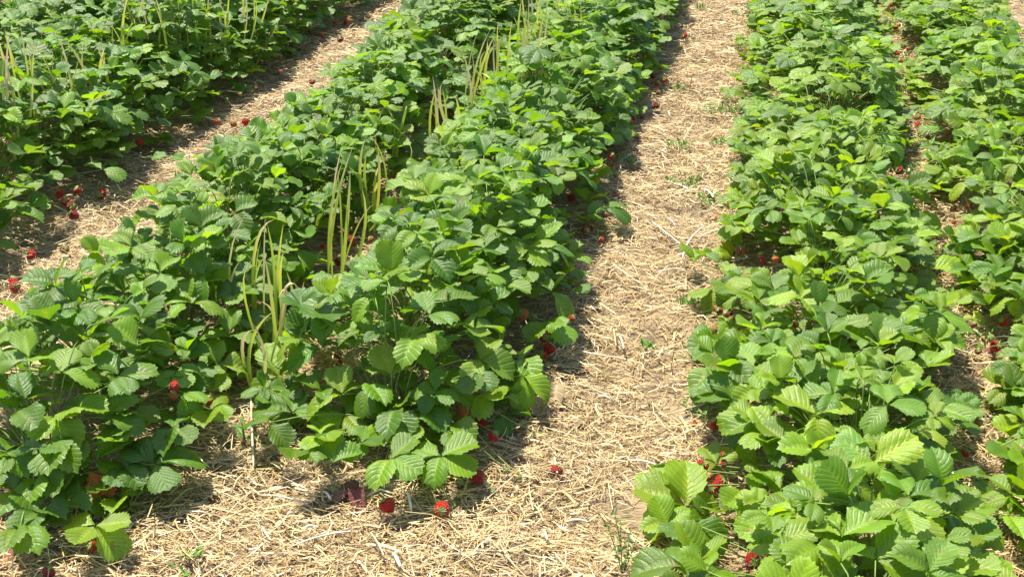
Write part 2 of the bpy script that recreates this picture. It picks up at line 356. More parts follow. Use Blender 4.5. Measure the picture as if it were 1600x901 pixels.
# ---------------------------------------------------------------- fruit positions (photo px, px, radius px, height, ripeness)
BERRIES = [
    (23, 447, 8, .03, 'r'), (20, 438, 6, .04, 'r'), (93, 303, 7, .06, 'r'), (121, 297, 6, .07, 'r'), (101, 314, 7, .05, 'r'), (111, 322, 7, .04, 'd'), (158, 303, 8, .03, 'r'), (115, 336, 7, .03, 'd'),
    (50, 398, 7, .03, 'r'), (101, 389, 7, .03, 'd'), (218, 222, 5, .06, 'r'), (340, 190, 5, .06, 'r'), (365, 194, 5, .05, 'o'), (384, 190, 6, .04, 'r'), (437, 112, 4, .06, 'r'), (488, 128, 5, .04, 'r'), (532, 62, 5, .06, 'd'),
    (273, 603, 8, .17, 'r'), (325, 626, 8, .12, 'r'), (271, 617, 6, .14, 'o'), (268, 640, 4, .12, 'p'), (145, 853, 8, .03, 'r'), (76, 894, 9, .02, 'd'),
    (606, 790, 12.5, .036, 'r'), (691, 795, 12, .036, 'r'), (747, 746, 11.5, .03, 'd'), (771, 681, 8, .04, 'r'), (723, 640, 11, .07, 'o'), (751, 657, 10, .04, 'd'),
    (528, 555, 6, .08, 'r'), (530, 568, 6, .06, 'r'), (550, 376, 8, .06, 'd'), (505, 385, 5, .07, 'r'), (580, 374, 5, .06, 'o'), (530, 408, 7, .05, 'd'),
    (817, 491, 8.5, .10, 'o'), (834, 495, 5, .09, 'g'), (893, 497, 5, .09, 'r'), (850, 526, 8, .05, 'r'), (858, 545, 9, .035, 'r'), (848, 556, 8, .03, 'r'),
    (893, 309, 6, .06, 'd'), (914, 360, 7, .03, 'd'), (923, 356, 5, .03, 'd'), (955, 244, 5.5, .06, 'r'), (957, 258, 4, .04, 'r'), (957, 263, 4, .03, 'g'), (962, 272, 4, .02, 'g'),
    (1070, 56, 4.5, .05, 'r'), (1037, 125, 5, .06, 'r'), (1064, 73, 3, .05, 'o'), (1027, 131, 4, .05, 'r'), (1028, 145, 4, .03, 'd'), (1025, 165, 5, .02, 'd'), (997, 215, 4, .02, 'r'),
    (1154, 390, 6, .05, 'p'), (1161, 393, 6, .04, 'p'), (1190, 400, 6, .05, 'p'), (1192, 408, 5, .04, 'r'), (1212, 405, 6, .06, 'o'),
    (1135, 491, 5, .10, 'p'), (1146, 497, 4, .09, 'p'), (1243, 507, 5, .16, 'r'), (1118, 661, 9, .03, 'r'),
    (1094, 724, 6, .08, 'r'), (1103, 728, 5, .07, 'r'), (1131, 723, 5.5, .09, 'r'), (1129, 709, 4, .11, 'r'), (1107, 744, 7, .06, 'r'), (1117, 760, 9, .04, 'r'), (1127, 752, 9.5, .05, 'r'),
    (1117, 819, 6, .07, 'p'), (1131, 839, 7, .05, 'p'), (1175, 876, 12, .05, 'd'), (1180, 899, 9, .04, 'p'),
    (1400, 43, 4, .05, 'r'), (1392, 8, 3, .08, 'r'), (1340, 154, 4.5, .12, 'o'), (1434, 183, 4.5, .04, 'o'), (1434, 196, 5, .03, 'r'), (1431, 63, 3, .05, 'o'), (1419, 77, 3.5, .03, 'o'), (1473, 131, 3, .07, 'o'),
    (1568, 502, 7.5, .06, 'r'), (1521, 507, 5.5, .05, 'p'), (1555, 541, 8.5, .03, 'r'), (1507, 708, 7, .05, 'r'), (1406, 267, 6.5, .04, 'd'), (1490, 327, 5, .03, 'r'), (1514, 320, 5.5, .04, 'r'), (1497, 310, 4, .04, 'p'),
    (1491, 347, 4, .02, 'o'), (1212, 360, 4, .1, 'g'), (1427, 432, 4, .04, 'o'), (1480, 205, 5, .08, 'o'), (1479, 208, 4, .06, 'g'), (1285, 150, 4, .16, 'o'),
    (640, 486, 6, .20, 'g'), (543, 341, 5, .10, 'g'), (675, 799, 5, .02, 'g'), (709, 790, 4, .02, 'g'), (769, 767, 4.5, .02, 'g'), (790, 734, 4, .03, 'g'), (721, 752, 3.5, .03, 'g'), (96, 842, 4.5, .02, 'g'), (58, 824, 4, .03, 'g'),
    (485, 720, 5, .03, 'p'), (812, 745, 3.5, .02, 'g'), (1055, 455, 3, .02, 'g')]
BP = [(at(px, py, z + ghz(*at(px, py, z).xy)), px, py, r, k) for px, py, r, z, k in BERRIES if k]
BPX = [(p, q, r, proj(P)[2]) for P, p, q, r, k in BP]
for _ in range(55):
    e = R.choice(((-.50, 2.4, 6), (-.47, 2.6, 6), (-.06, 1.9, 6), (-1.72, 2.4, 6.5), (-2.24, 2.9, 6.5), (.53, 2.3, 6), (.66, 2.5, 6), (-1.12, 2.4, 5)))
    q = Vector((e[0] + R.gauss(0, .025), R.uniform(e[1], e[2]), 0)); 
    for _k in range(R.choice((1, 2, 2, 3))):
        w = q + Vector((R.gauss(0, .022), R.gauss(0, .03), 0)); w.z = ghz(w.x, w.y) + R.uniform(.012, .07); px, py, k = proj(w)
        if 0 < px < 1600 and 0 < py < 900: BP.append((w, px, py, R.uniform(.007, .012) * FPX / k, R.choice('rrrrddopgg')))
# windows in the foliage where straw shows through (px, py, radius px)
GAPS = [(455, 570, 26), (475, 560, 20), (500, 580, 12), (385, 640, 22), (350, 670, 22), (370, 620, 16), (618, 310, 14), (645, 330, 10), (1425, 330, 16), (1410, 115, 10), (1420, 150, 12), (1410, 230, 10), (1475, 440, 14), (1490, 560, 20), (1530, 590, 22), (1550, 640, 22), (1530, 700, 24), (1500, 690, 18), (1560, 830, 20),
        (1545, 880, 24), (1480, 610, 20), (1440, 600, 10), (300, 690, 12), (270, 780, 30), (300, 740, 20), (1070, 650, 20), (1080, 690, 18), (835, 120, 12), (855, 90, 12), (800, 745, 40), (1015, 140, 10)]
def clear_view(P, rad):
    """True where a leaf of that radius would not hide a berry or a gap"""
    x, y, k = proj(P); rp = rad * FPX / k
    for bx, by, br, bk in BPX:
        if k < bk + .03 and (x - bx) ** 2 + ((y - by) * 1.25) ** 2 < (rp * 1.12 + br) ** 2: return False
    for bx, by, br in GAPS:
        if bx > 1390: br *= 1.35
        if (x - bx) ** 2 + ((y - by) * 1.25) ** 2 < (rp * .5 + br * .8) ** 2: return False
    return True

# ---------------------------------------------------------------- strawberry plants
ROWTEXT = {'A': 'in the farthest left row', 'B': 'left of the left straw path', 'C': 'left of garlic strip',
           'D': 'just left of the main path', 'E': 'just right of the main path', 'F': 'in the far right row'}
LOOK = {'A': 'dark strawberry plant', 'B': 'tall dark strawberry plant', 'C': 'bushy strawberry plant', 'D': 'dense bright strawberry plant', 'E': 'broad strawberry plant', 'F': 'low pale strawberry plant'}
ORD = 'first second third fourth fifth sixth seventh eighth ninth tenth eleventh twelfth thirteenth fourteenth fifteenth sixteenth seventeenth eighteenth nineteenth twentieth'.split() + ['twenty-' + w for w in 'first second third fourth fifth sixth seventh eighth ninth'.split()]
PLANTS = []
for r, (c, hw, h, y0, y1) in ROWS.items():
    y = y0 + .06; i = 0
    while y < y1:
        x = c + R.uniform(-.05, .05); px, py, k = proj(Vector((x, y, .15)))
        if -260 < px < 1800 and -230 < py < 1180:
            o = bpy.data.objects.new('strawberry_plant', None); C.objects.link(o); o.location = (x, y, ghz(x, y)); o.empty_display_size = .05
            tag(o, '%s, %s from near end, %s' % (LOOK[r], ORD[min(i, len(ORD) - 1)], ROWTEXT[r]), 'strawberry plant', 'strawberry plants ' + ROWTEXT[r])
            PLANTS.append(dict(o=o, r=r, p=Vector(o.location), far=[], n=0)); i += 1
        y += R.uniform(.27, .34)
def plant_near(P, r=None):
    r = r or row_of(P.x)
    return min((p for p in PLANTS if p['r'] == r), key=lambda p: (p['p'] - P).length)
GREEN = [(.090, .200, .010), (.066, .165, .012), (.100, .215, .012), (.122, .240, .016), (.060, .150, .016), (.15, .26, .018)]
STCOL = ((.24, .29, .07), (.19, .30, .06))
def leaf_colour(rng, r, top):
    c = Vector(rng.choice(GREEN[:5] if rng.random() < .85 else GREEN)) * 1.04
    if r in 'AB': c = Vector((c.x * .9, c.y * .94, c.z * 1.0))
    if r in 'EF': c = Vector((c.x * 1.15, c.y * 1.06, c.z))
    c = Vector((c.x * 1.17, c.y * 1.03, c.z * .8))
    if rng.random() < .004: c = Vector((.19, .25, .03))
    return c
def petiole(pl, J, rng, hang=0):
    a = pl['p'] + Vector((rng.uniform(-.025, .025), rng.uniform(-.03, .03), .005))
    m = a.lerp(J, .45); m.z = max(J.z * rng.uniform(.75, 1.15), a.z + .03)
    return [a, m, J]
def add_leaf(pl, J, dirs, L, rng, col, mats=None, tips=None):
    """near leaf: stalk mesh with its three leaflets as children"""
    a, m, J = petiole(pl, J, rng); o = pl['o'].location
    v, f, c = tube([p - J for p in bez(a, m, J, 5)], .0021, .0014, 4, STCOL)
    lf = link('leaf', mesh('leaf', v, f, M_stalk, c), pl['o'], Matrix.Translation(J - o))
    for k, d, s in dirs:
        up = Zv + Vector((rng.uniform(-.28, .28), rng.uniform(-.28, .28), 0))
        cc = (tips or {}).get(k, col)
        me = rng.choice(LEAFLETS[k % 3::3])
        link('leaflet', me, lf, frame(d.normalized() * .004, d, up, s * L), cc)
    pl['n'] += 1
def add_far(pl, J, D, L, rng, col):
    up = Zv + Vector((rng.uniform(-.3, .3), rng.uniform(-.3, .3), 0)) + D * rng.uniform(-.1, .35)
    o = pl['o'].location
    link('leaf', rng.choice(FARLEAVES), pl['o'], Matrix.Translation(-o) @ frame(J, D - up.normalized() * D.dot(up.normalized()), up, L), col)
    pl['far'].append(petiole(pl, J, rng)); pl['n'] += 1

# leaves read off the photograph: junction, tips of its leaflets (middle first), [colour key], [height offset]
HERO = [
    ((162, 652), (196, 606), (222, 658), (114, 618)), ((185, 587), (160, 545), (240, 575), (200, 610)), ((250, 504), (253, 546), (215, 470), (285, 480)),
    ((340, 572), (332, 530), (387, 568), (345, 610)), ((95, 582), (104, 545), (152, 585), (66, 568)), ((45, 560), (40, 520), (0, 562), (72, 560)),
    ((302, 474), (345, 478), (266, 462), (290, 445)), ((357, 525), (362, 482), (400, 520), (315, 520)), ((28, 640), (52, 655), (10, 610), (60, 625)),
    ((40, 625), (88, 607), (10, 600), (30, 580)), ((285, 612), (304, 650), (318, 625)), ((242, 725), (262, 761), (205, 688), (313, 703)),
    ((148, 720), (190, 735), (203, 682), (95, 740)), ((148, 820), (120, 852), (190, 865), (200, 815), (104, 805)), ((8, 705), (38, 728), (25, 680), (0, 740)),
    ((68, 702), (75, 735), (35, 690), (100, 690)), ((125, 738), (93, 783), (120, 700)), ((612, 587), (592, 542), (640, 558), (578, 573)),
    ((680, 590), (650, 546), (738, 592), (668, 618)), ((535, 616), (527, 574), (480, 630), (565, 590)), ((502, 542), (510, 487), (450, 559), (533, 527)),
    ((435, 587), (418, 535), (392, 602), (466, 560)), ((555, 487), (545, 445), (605, 470), (473, 495)), ((457, 645), (462, 607), (403, 625), (497, 637)),
    ((540, 647), (562, 616), (491, 666), (566, 673)), ((742, 512), (778, 502), (713, 494), (750, 525)), ((647, 527), (647, 500), (630, 550), (690, 528)),
    ((575, 602), (612, 640), (560, 640), (600, 610)), ((617, 640), (637, 672), (600, 660)), ((672, 492), (660, 458), (698, 488), (640, 470)),
    ((750, 562), (767, 534), (799, 572), (735, 585)), ((520, 722), (510, 685), (562, 704), (482, 697)), ((610, 717), (645, 683), (584, 740), (653, 728)),
    ((688, 712), (741, 688), (652, 698), (740, 737), (673, 745)), ((860, 457), (897, 487), (815, 455), (865, 425)), ((855, 502), (896, 530), (825, 528), (880, 505)),
    ((815, 586), (857, 612), (815, 631), (795, 560)), ((815, 560), (810, 537), (830, 575), (790, 590)), ((1145, 625), (1095, 604), (1132, 580), (1165, 650)),
    ((1177, 575), (1160, 540), (1123, 556), (1200, 596)), ((1122, 578), (1084, 592), (1110, 550)), ((1118, 450), (1078, 460), (1108, 480), (1140, 470)),
    ((1175, 637), (1128, 668), (1180, 675), (1205, 640)), ((1073, 790), (995, 768), (1078, 718), (1007, 820), (1126, 786)), ((1078, 815), (1073, 872), (1133, 848), (1045, 840)),
    ((1068, 885), (995, 876), (1107, 895), (1060, 850)), ((1173, 770), (1133, 790), (1170, 798), (1190, 735)), ((1200, 812), (1160, 832), (1200, 850), (1215, 795)),
    ((1363, 725), (1400, 760), (1310, 680), (1427, 680)), ((1315, 757), (1274, 717), (1370, 763), (1322, 772), (1325, 715)), ((1220, 765), (1213, 798), (1192, 725), (1292, 790)),
    ((1420, 775), (1482, 757), (1402, 740), (1410, 805)), ((1418, 810), (1464, 838), (1380, 796), (1463, 797)), ((1315, 838), (1381, 797), (1327, 800), (1270, 805)),
    ((1368, 875), (1416, 826), (1435, 897), (1330, 850)), ((1280, 855), (1280, 912), (1310, 875), (1245, 860)), ((1220, 840), (1238, 892), (1275, 825), (1200, 800)),
    ((1465, 905), (1490, 864), (1515, 895), (1425, 890)), ((1372, 542), (1386, 490), (1312, 505), (1365, 575)), ((1320, 580), (1305, 548), (1368, 560), (1270, 570)),
    ((1400, 585), (1438, 615), (1370, 590), (1430, 570)), ((1387, 632), (1443, 634), (1352, 660), (1380, 600)), ((1275, 647), (1217, 610), (1280, 690), (1320, 625)),
    ((1462, 640), (1512, 648), (1450, 605), (1440, 665)), ((1250, 467), (1210, 460), (1262, 440), (1280, 480)), ((1307, 475), (1275, 450), (1340, 455), (1310, 500)),
    ((1240, 560), (1205, 545), (1260, 530), (1275, 575)), ((1190, 515), (1155, 510), (1210, 490), (1225, 530)), ((1230, 690), (1190, 665), (1250, 655), (1285, 700)),
    ((1575, 805), (1600, 830), (1600, 785), (1560, 775)), ((1545, 815), (1505, 820), (1540, 850)), ((1590, 720), (1550, 705), (1600, 690), (1600, 750)),
    ((755, 430), (790, 415), (735, 405), (770, 455)), ((850, 390), (893, 385), (815, 355), (850, 410)), ((838, 385), (870, 345), (800, 380), (845, 408)),
    ((950, 325), (985, 335), (975, 312), (925, 322)), ((700, 600), (680, 635), (740, 625), (720, 580)), ((420, 660), (450, 690), (395, 655)),
    ((360, 435), (395, 420), (330, 410), (360, 465)), ((215, 540), (180, 505), (250, 520)), ((145, 470), (180, 455), (120, 450), (150, 500)),
    ((320, 430), (300, 400), (350, 400), (310, 465)), ((90, 650), (52, 680), (110, 690), (120, 640)), ((250, 425), (215, 415), (270, 400), (265, 455)),
    ((30, 335), (38, 315), (62, 332), (0, 345)), ((265, 245), (285, 250), (240, 240)), ((160, 265), (190, 268), (140, 250)), ((1140, 350), (1165, 335), (1132, 362), (1150, 370)),
    ((1165, 265), (1140, 255), (1190, 250), (1170, 295)), ((640, 400), (600, 400), (660, 375), (680, 415)), ((700, 470), (670, 450), (740, 455)), ((1440, 330), (1405, 320), (1470, 350)),
    ((1450, 420), (1430, 400), (1510, 410), (1445, 435)), ((595, 130), (575, 150), (615, 125), (598, 108)),
]
HERO += [((60, 800), (92, 790), (28, 812), (55, 830)), ((22, 765), (50, 775), (0, 790), (15, 740)), ((100, 790), (130, 780), (80, 810), (110, 760)), ((30, 828), (52, 842), (5, 836), (38, 806)),
    ((640, 655), (642, 690), (608, 646), (672, 648)), ((705, 662), (735, 672), (690, 640), (712, 695)), ((565, 690), (592, 698), (548, 715), (570, 668)), ((500, 680), (522, 692), (478, 690), (498, 655)),
    ((590, 655), (600, 690), (570, 640), (620, 640)), ((760, 610), (785, 625), (745, 640), (775, 590)), ((660, 640), (690, 655), (650, 615)), ((740, 580), (735, 610), (765, 600)),
    ((90, 700), (110, 720), (70, 715), (95, 675)), ((190, 770 - 40), (215, 745), (175, 750)), ((60, 745), (85, 760), (40, 765), (60, 720)), ((270, 670), (295, 685), (250, 685), (275, 645)),
    ((330, 640), (352, 650), (318, 660), (335, 615)), ((470, 700), (455, 720), (492, 712))]
HJ = []
for h in HERO:
    (jx, jy), tips = h[0], h[1:]
    z = .18
    for _ in range(12):
        P = at(jx, jy, z); r = row_of(P.x); z = .5 * z + .5 * (canopy(r, P.x, P.y) * 1.04 + ghz(P.x, P.y))
    if z < .05: z = .05
    J = at(jx, jy, z); dirs = []; k0 = 0
    for k, (tx, ty) in enumerate(tips):
        d = (cF * FPX + cR * (tx - 800) - cU * (ty - 450.5)).normalized()
        tn = (J - CP).dot(d); near = CP + d * tn; dist = (near - J).length; L = .072 if J.y < 3.5 else .062
        L = max(L * R.uniform(.92, 1.08), dist * 1.02)
        hh = math.sqrt(L * L - dist * dist)
        c1, c2 = near + d * hh, near - d * hh
        t = min((c1, c2), key=lambda q: abs((q - J).normalized().z - .08))
        if t.z < .02: t = max((c1, c2), key=lambda q: q.z)
        dirs.append((k, t - J, (t - J).length))
    HJ.append(J); pl = plant_near(J)
    col = leaf_colour(R, pl['r'], True) * 1.05; tc = {}
    if h[0] == (1363, 725): tc = {0: Vector((.15, .27, .04)), 1: Vector((.12, .24, .03))}
    if h[0] == (1280, 855): tc = {0: Vector((.24, .29, .03))}
    if h[0] == (1122, 578): tc = {0: Vector((.16, .25, .02))}
    add_leaf(pl, J, dirs, 1.0, R, col, tips=tc)
# the autumn-coloured leaflet near the lower left corner
pl = plant_near(at(140, 738, .1)); J = at(140, 737, .10); t = at(168, 779, .045)
a_, m_, J = petiole(pl, J, R); v, f, c = tube([p - J for p in bez(a_, m_, J, 5)], .0021, .0014, 4, STCOL)
lf = link('leaf', mesh('leaf', v, f, M_stalk, c), pl['o'], Matrix.Translation(J - pl['o'].location)); lf['label'] = 'orange and red autumn-coloured leaf'
link('leaflet', LEAFLETS[3], lf, frame(Vector((0, 0, 0)), t - J, Vector((.2, -.5, 1)), (t - J).length), (.44, .15, .02))

# the rest of the canopy, spread evenly over each row and hung on the nearest plant
HG = {}
def gkey(P, s=.12): return (int(P.x // s), int(P.y // s))
for J in HJ: HG.setdefault(gkey(J), []).append(J)
def near_hero(P, d):
    a, b = gkey(P)
    return any((Vector((q.x - P.x, q.y - P.y))).length < d for i in (-1, 0, 1) for j in (-1, 0, 1) for q in HG.get((a + i, b + j), ()))
for r, (c, hw, h, y0, y1) in ROWS.items():
    for layer, (dmin, zlo, zhi, dens) in enumerate(((.054, .88, 1.24, 760), (.068, .5, .85, 560), (.10, .22, .5, 220))):
        pts = {}
        yy0, yy1 = y0 - .02, y1
        for _ in range(int(dens * 2.2 * (yy1 - yy0) * 2 * hw)):
            x = c + R.uniform(-1, 1) * hw * (1.0 if layer else 1.0); y = R.uniform(yy0, yy1)
            w = hw * (1 + .22 * nz(0, y, 2.2, ord(r)))
            if abs(x - c) > w * 1.02: continue
            z = canopy(r, x, y) * R.uniform(zlo, zhi) + ghz(x, y)
            P = Vector((x, y, z)); px, py, k = proj(P); m = .13 * FPX / k
            if not (-m < px < 1600 + m and -m < py < 901 + m):
                if layer or not (-m - 130 < px < 1600 + m and -m - 60 < py < 901 + m + 60): continue
            a, b = gkey(P)
            if any((q - P).length < dmin for i in (-1, 0, 1) for j in (-1, 0, 1) for q in pts.get((a + i, b + j), ())): continue
            if layer == 0 and near_hero(P, .05): continue
            if layer == 1 and near_hero(P, .015): continue
            if layer < 2 and nz(x, y, 6.5, 8) < (-.38 if layer else -.29): continue      # hollows between clumps
            if not clear_view(P, .058): continue
            pts.setdefault((a, b), []).append(P)
            pl = plant_near(P, r)
            D = Vector((P.x - pl['p'].x, P.y - pl['p'].y, 0)); D = D.normalized() if D.length > .02 else Vector((1, 0, 0))
            D = (D + Vector((R.uniform(-.6, .6), R.uniform(-.6, .6), 0))).normalized()
            L = R.uniform(.044, .071) if R.random() > .16 else R.uniform(.030, .046)
            col = leaf_colour(R, r, layer == 0)
            if k < 4.2:
                up = (Zv + D * R.uniform(-.3, .6) * (1 if layer == 0 else 1.4) + Vector((R.gauss(0, .34), R.gauss(0, .34), 0))).normalized()
                D2 = (D - up * D.dot(up)).normalized()
                add_leaf(pl, P, leaflet_dirs(R, D2, up), L, R, col)
            else: add_far(pl, P, D, L, R, col)
for _ in range(190):      # low runner leaves spreading into the gap between the two right rows and along row feet
    y = R.uniform(1.6, 8); x = R.gauss(.60, .07) if R.random() < .75 else R.choice((-.10, -.47, -1.2)) + R.gauss(0, .03)
    P = Vector((x, y, ghz(x, y) + R.uniform(.04, .10)))
    if x < -.3 and y < 2.4 or not clear_view(P, .04): continue
    pl = plant_near(P); D = Vector((R.uniform(-1, 1), R.uniform(-1, 1), 0)).normalized(); up = (Zv + Vector((R.gauss(0, .3), R.gauss(0, .3), 0))).normalized()
    px, py, k = proj(P)
    if not -30 < px < 1640 or not -30 < py < 930: continue
    D2 = (D - up * D.dot(up)).normalized()
    if k < 4.2: add_leaf(pl, P, leaflet_dirs(R, D2, up), R.uniform(.035, .06), R, leaf_colour(R, pl['r'], True))
    else: add_far(pl, P, D, R.uniform(.035, .06), R, leaf_colour(R, pl['r'], True))
for pl in [p for p in PLANTS if not p['n']]:
    PLANTS.remove(pl); bpy.data.objects.remove(pl['o'])
for pl in PLANTS:
    if pl['far']:
        v, f, c = [], [], []
        for a, m, J in pl['far']:
            q = tube([p - pl['p'] for p in bez(a, m, J, 3)], .0018, .0012, 3, STCOL); o = len(v); v += q[0]; f += [tuple(i + o for i in t) for t in q[1]]; c += q[2]
        o = link('leaf_stalks', mesh('leaf_stalks', v, f, M_stalk, c), pl['o']); o['kind'] = 'stuff'

# runners trailing over the straw from the plants
for pl in PLANTS:
    for _ in range(R.choice((0, 1, 2, 3)) if pl['r'] in 'EF' else R.choice((0, 1, 1, 2))):
        w = R.uniform(-.7, .7) + (0 if R.random() < .5 else math.pi); b = pl['p']; l = R.uniform(.22, .42)
        pts = []
        for i in range(9):
            t = i / 8; q = Vector((b.x + math.cos(w) * l * t, b.y + math.sin(w) * l * t + .04 * math.sin(t * 5 + w), 0)); q.z = ghz(q.x, q.y) + .022 + .05 * math.sin(math.pi * t) * (1 - t * .5); pts.append(q - b)
        v, f, c = tube(pts, .0016, .0011, 4, ((.30, .32, .09), (.42, .26, .12) if R.random() < .4 else (.30, .36, .09))); link('runner', mesh('runner', v, f, M_stalk, c), pl['o'])
# ---------------------------------------------------------------- berries
def berry_mesh(rng, asp):
    v, f = [], []; prof = [(0, .0), (.30, .02), (.62, .16), (.88, .42), (1, .72), (.96, 1.0), (.80, 1.28), (.55, 1.58), (.27, 1.84), (0, 1.95)]; n = 12
    for i, (r, z) in enumerate(prof):
        for k in range(n):
            w = 2 * math.pi * k / n; b = 1 + rng.uniform(-.04, .04) + .06 * math.cos(w * 2 + asp)
            v.append(Vector((r * b * math.cos(w), r * b * math.sin(w), -z * asp)))
        if i: f += [((i - 1) * n + k, (i - 1) * n + (k + 1) % n, i * n + (k + 1) % n, i * n + k) for k in range(n)]
    return mesh('strawberry', v, f, M_berry)
BM = [berry_mesh(R, a) for a in (.92, 1.0, 1.12)]
def calyx_mesh(rng):
    v, f = [], []
    for k in range(9):
        w = 2 * math.pi * k / 9 + rng.uniform(-.1, .1); d = Vector((math.cos(w), math.sin(w), 0)); s = Vector((-d.y, d.x, 0)); l = rng.uniform(.8, 1.05); u = rng.uniform(-.25, .35); o = len(v)
        v += [Vector((0, 0, .04)), d * .45 * l + s * .17 + Vector((0, 0, -.02)), d * .45 * l - s * .17 + Vector((0, 0, -.02)), d * l + Vector((0, 0, u - .1))]; f += [(o, o + 2, o + 3, o + 1)]
    return mesh('calyx', v, f, M_stalk, [(.20, .30, .07)] * len(v), smooth=False)
CM = [calyx_mesh(R) for _ in range(3)]
BCOL = {'r': (.72, .028, .022), 'd': (.40, .014, .018), 'o': (.70, .20, .06), 'p': (.50, .13, .10), 'g': (.34, .42, .13)}
BLAB = {'g': 'small unripe green strawberry', 'o': 'half-ripe orange strawberry', 'p': 'small pinkish unripe strawberry', 'd': 'dark red ripe strawberry'}
for P, px, py, rp, k in BP:
    if (px, py) in ((76, 894),): pass
    rad = 1.12 * rp / FPX * proj(P)[2]; rad = min(max(rad, .006), .021)
    loose = (px, py) == (873, 734)
    pl = plant_near(P); par = pl['o']
    ax = Vector((R.uniform(-.7, .7), R.uniform(-.9, .3), R.uniform(.25, 1))).normalized()
    if k == 'p': ax = Vector((R.uniform(-.4, .4), -.2, 1)).normalized()
    M = ax.to_track_quat('Z', 'X').to_matrix().to_4x4()
    top = P + ax * rad * .9
    o = link('strawberry', R.choice(BM), par, Matrix.Translation(top - par.location) @ M @ Matrix.Diagonal((rad, rad, rad, 1)), BCOL[k])
    if k in BLAB: o['label'] = BLAB[k]
    link('calyx', R.choice(CM), o, Matrix.Diagonal((.95, .95, .95, 1)))
    # fruit stalk, in the berry's own frame
    inv = (Matrix.Translation(top) @ M @ Matrix.Diagonal((rad, rad, rad, 1))).inverted()
    root = pl['p'] + Vector((R.uniform(-.03, .03), R.uniform(-.03, .03), .01)); mid = root.lerp(top, .6) + Vector((0, 0, R.uniform(.05, .1)))
    if (root - top).length > .35: root = top.lerp(root, .3 / (root - top).length); mid = root.lerp(top, .5) + Vector((0, 0, .03))
    v, f, c = tube([inv @ p for p in bez(root, mid, top, 6)], .0011 / rad, .0008 / rad, 3, ((.22, .26, .07), (.26, .30, .08)))
    link('fruit_stalk', mesh('fruit_stalk', v, f, M_stalk, c), o)
# one berry lying free on the path
P = at(873, 734, .022); P.z = .028
t = tag(link('strawberry', BM[1], None, Matrix.Translation(P + Vector((0, 0, .008))) @ Vector((.3, .5, .8)).to_track_quat('Z', 'X').to_matrix().to_4x4() @ Matrix.Diagonal((.0145, .0145, .0145, 1)), (.55, .05, .05)), 'single bright red strawberry lying alone on the straw at the path edge', 'strawberry')
link('calyx', CM[0], t)

# ---------------------------------------------------------------- garlic strips between the rows
def blade_mesh(base, tip, w, rng, dry, bow):
    n = 8; mid = base.lerp(tip, .6) + bow; pts = bez(base, mid, tip, n); v, f, c = [], [], []
    side = Vector((math.cos(rng.uniform(-.5, .5)), math.sin(rng.uniform(-.5, .5)), 0))
    g = Vector((.22, .37, .05)); y = Vector((.62, .62, .08)); s = Vector((.62, .48, .27))
    for i, p in enumerate(pts):
        t = i / n; ww = w * (1.0 - .15 * t if t < .5 else .925 * (1 - ((t - .5) / .5) ** 2.2) + .04)
        tn = (pts[min(i + 1, n)] - pts[max(i - 1, 0)]).normalized(); sd_ = (side - tn * side.dot(tn)).normalized(); nn = tn.cross(sd_)
        v += [p - sd_ * ww / 2 + nn * ww * .2, p, p + sd_ * ww / 2 + nn * ww * .2]
        q = min(1, max(0, (dry - .08) * 1.1 + (t - .5) * .8)); col = g.lerp(y, q * 2) if q < .5 else y.lerp(s, q * 2 - 1); c += [col * rng.uniform(.9, 1.1), col * 1.12, col]
        if i: o = (i - 1) * 3; f += [(o, o + 1, o + 4, o + 3), (o + 1, o + 2, o + 5, o + 4)]
    return mesh('blade', v, f, M_blade, c)
def garlic(px, py, blades, label, w=.010, zb=.12):
    if 'near end of the strip' in label: zb = .02
    elif px < 400 and py < 170: zb = .35
    elif px > 760 and py < 140: zb = .25
    elif py < 240: zb = .19
    b = at(px, py, zb)
    b = Vector((b.x, b.y, ghz(b.x, b.y)))
    blades = blades + [(tx + R.uniform(-45, 45), ty + R.uniform(0, 60), dr * R.uniform(.5, 1), R.choice((0, .05, .11))) for tx, ty, dr, _ in blades[:3]]
    o = bpy.data.objects.new('garlic_plant', None); C.objects.link(o); o.location = b; o.empty_display_size = .05
    tag(o, label, 'garlic plant', 'tall yellowing garlic plants between the rows')
    zt = None
    for tx, ty, dry, arch in blades:
        # the tip stands above the base: same distance along the view, read off the photo
        d = (cF * FPX + cR * (tx - 800) - cU * (ty - 450.5)).normalized(); hd = Vector((cF.x, cF.y, 0)).normalized()
        tt = (b - CP).dot(hd) / d.dot(hd); T = CP + d * tt + hd * R.uniform(-.03, .03)
        T.z = max(T.z, b.z + .06); st = b + Vector((R.uniform(-.022, .022), R.uniform(-.022, .022), 0))
        bow = Vector((R.uniform(-.09, .09), R.uniform(-.06, .06), 0)) + (Vector((0, 0, arch)) if arch else Vector((0, 0, .02)))
        link('blade', blade_mesh(st - b, T - b, w * R.uniform(.5, 1.25), R, dry, bow), o)
    v, f, c = tube([Vector((0, 0, -.01)), Vector((0, 0, .03)), Vector((0, 0, .08))], .006, .004, 6, ((.66, .52, .38), (.35, .40, .15)))
    link('stem', mesh('stem', v, f, M_stalk, c), o)
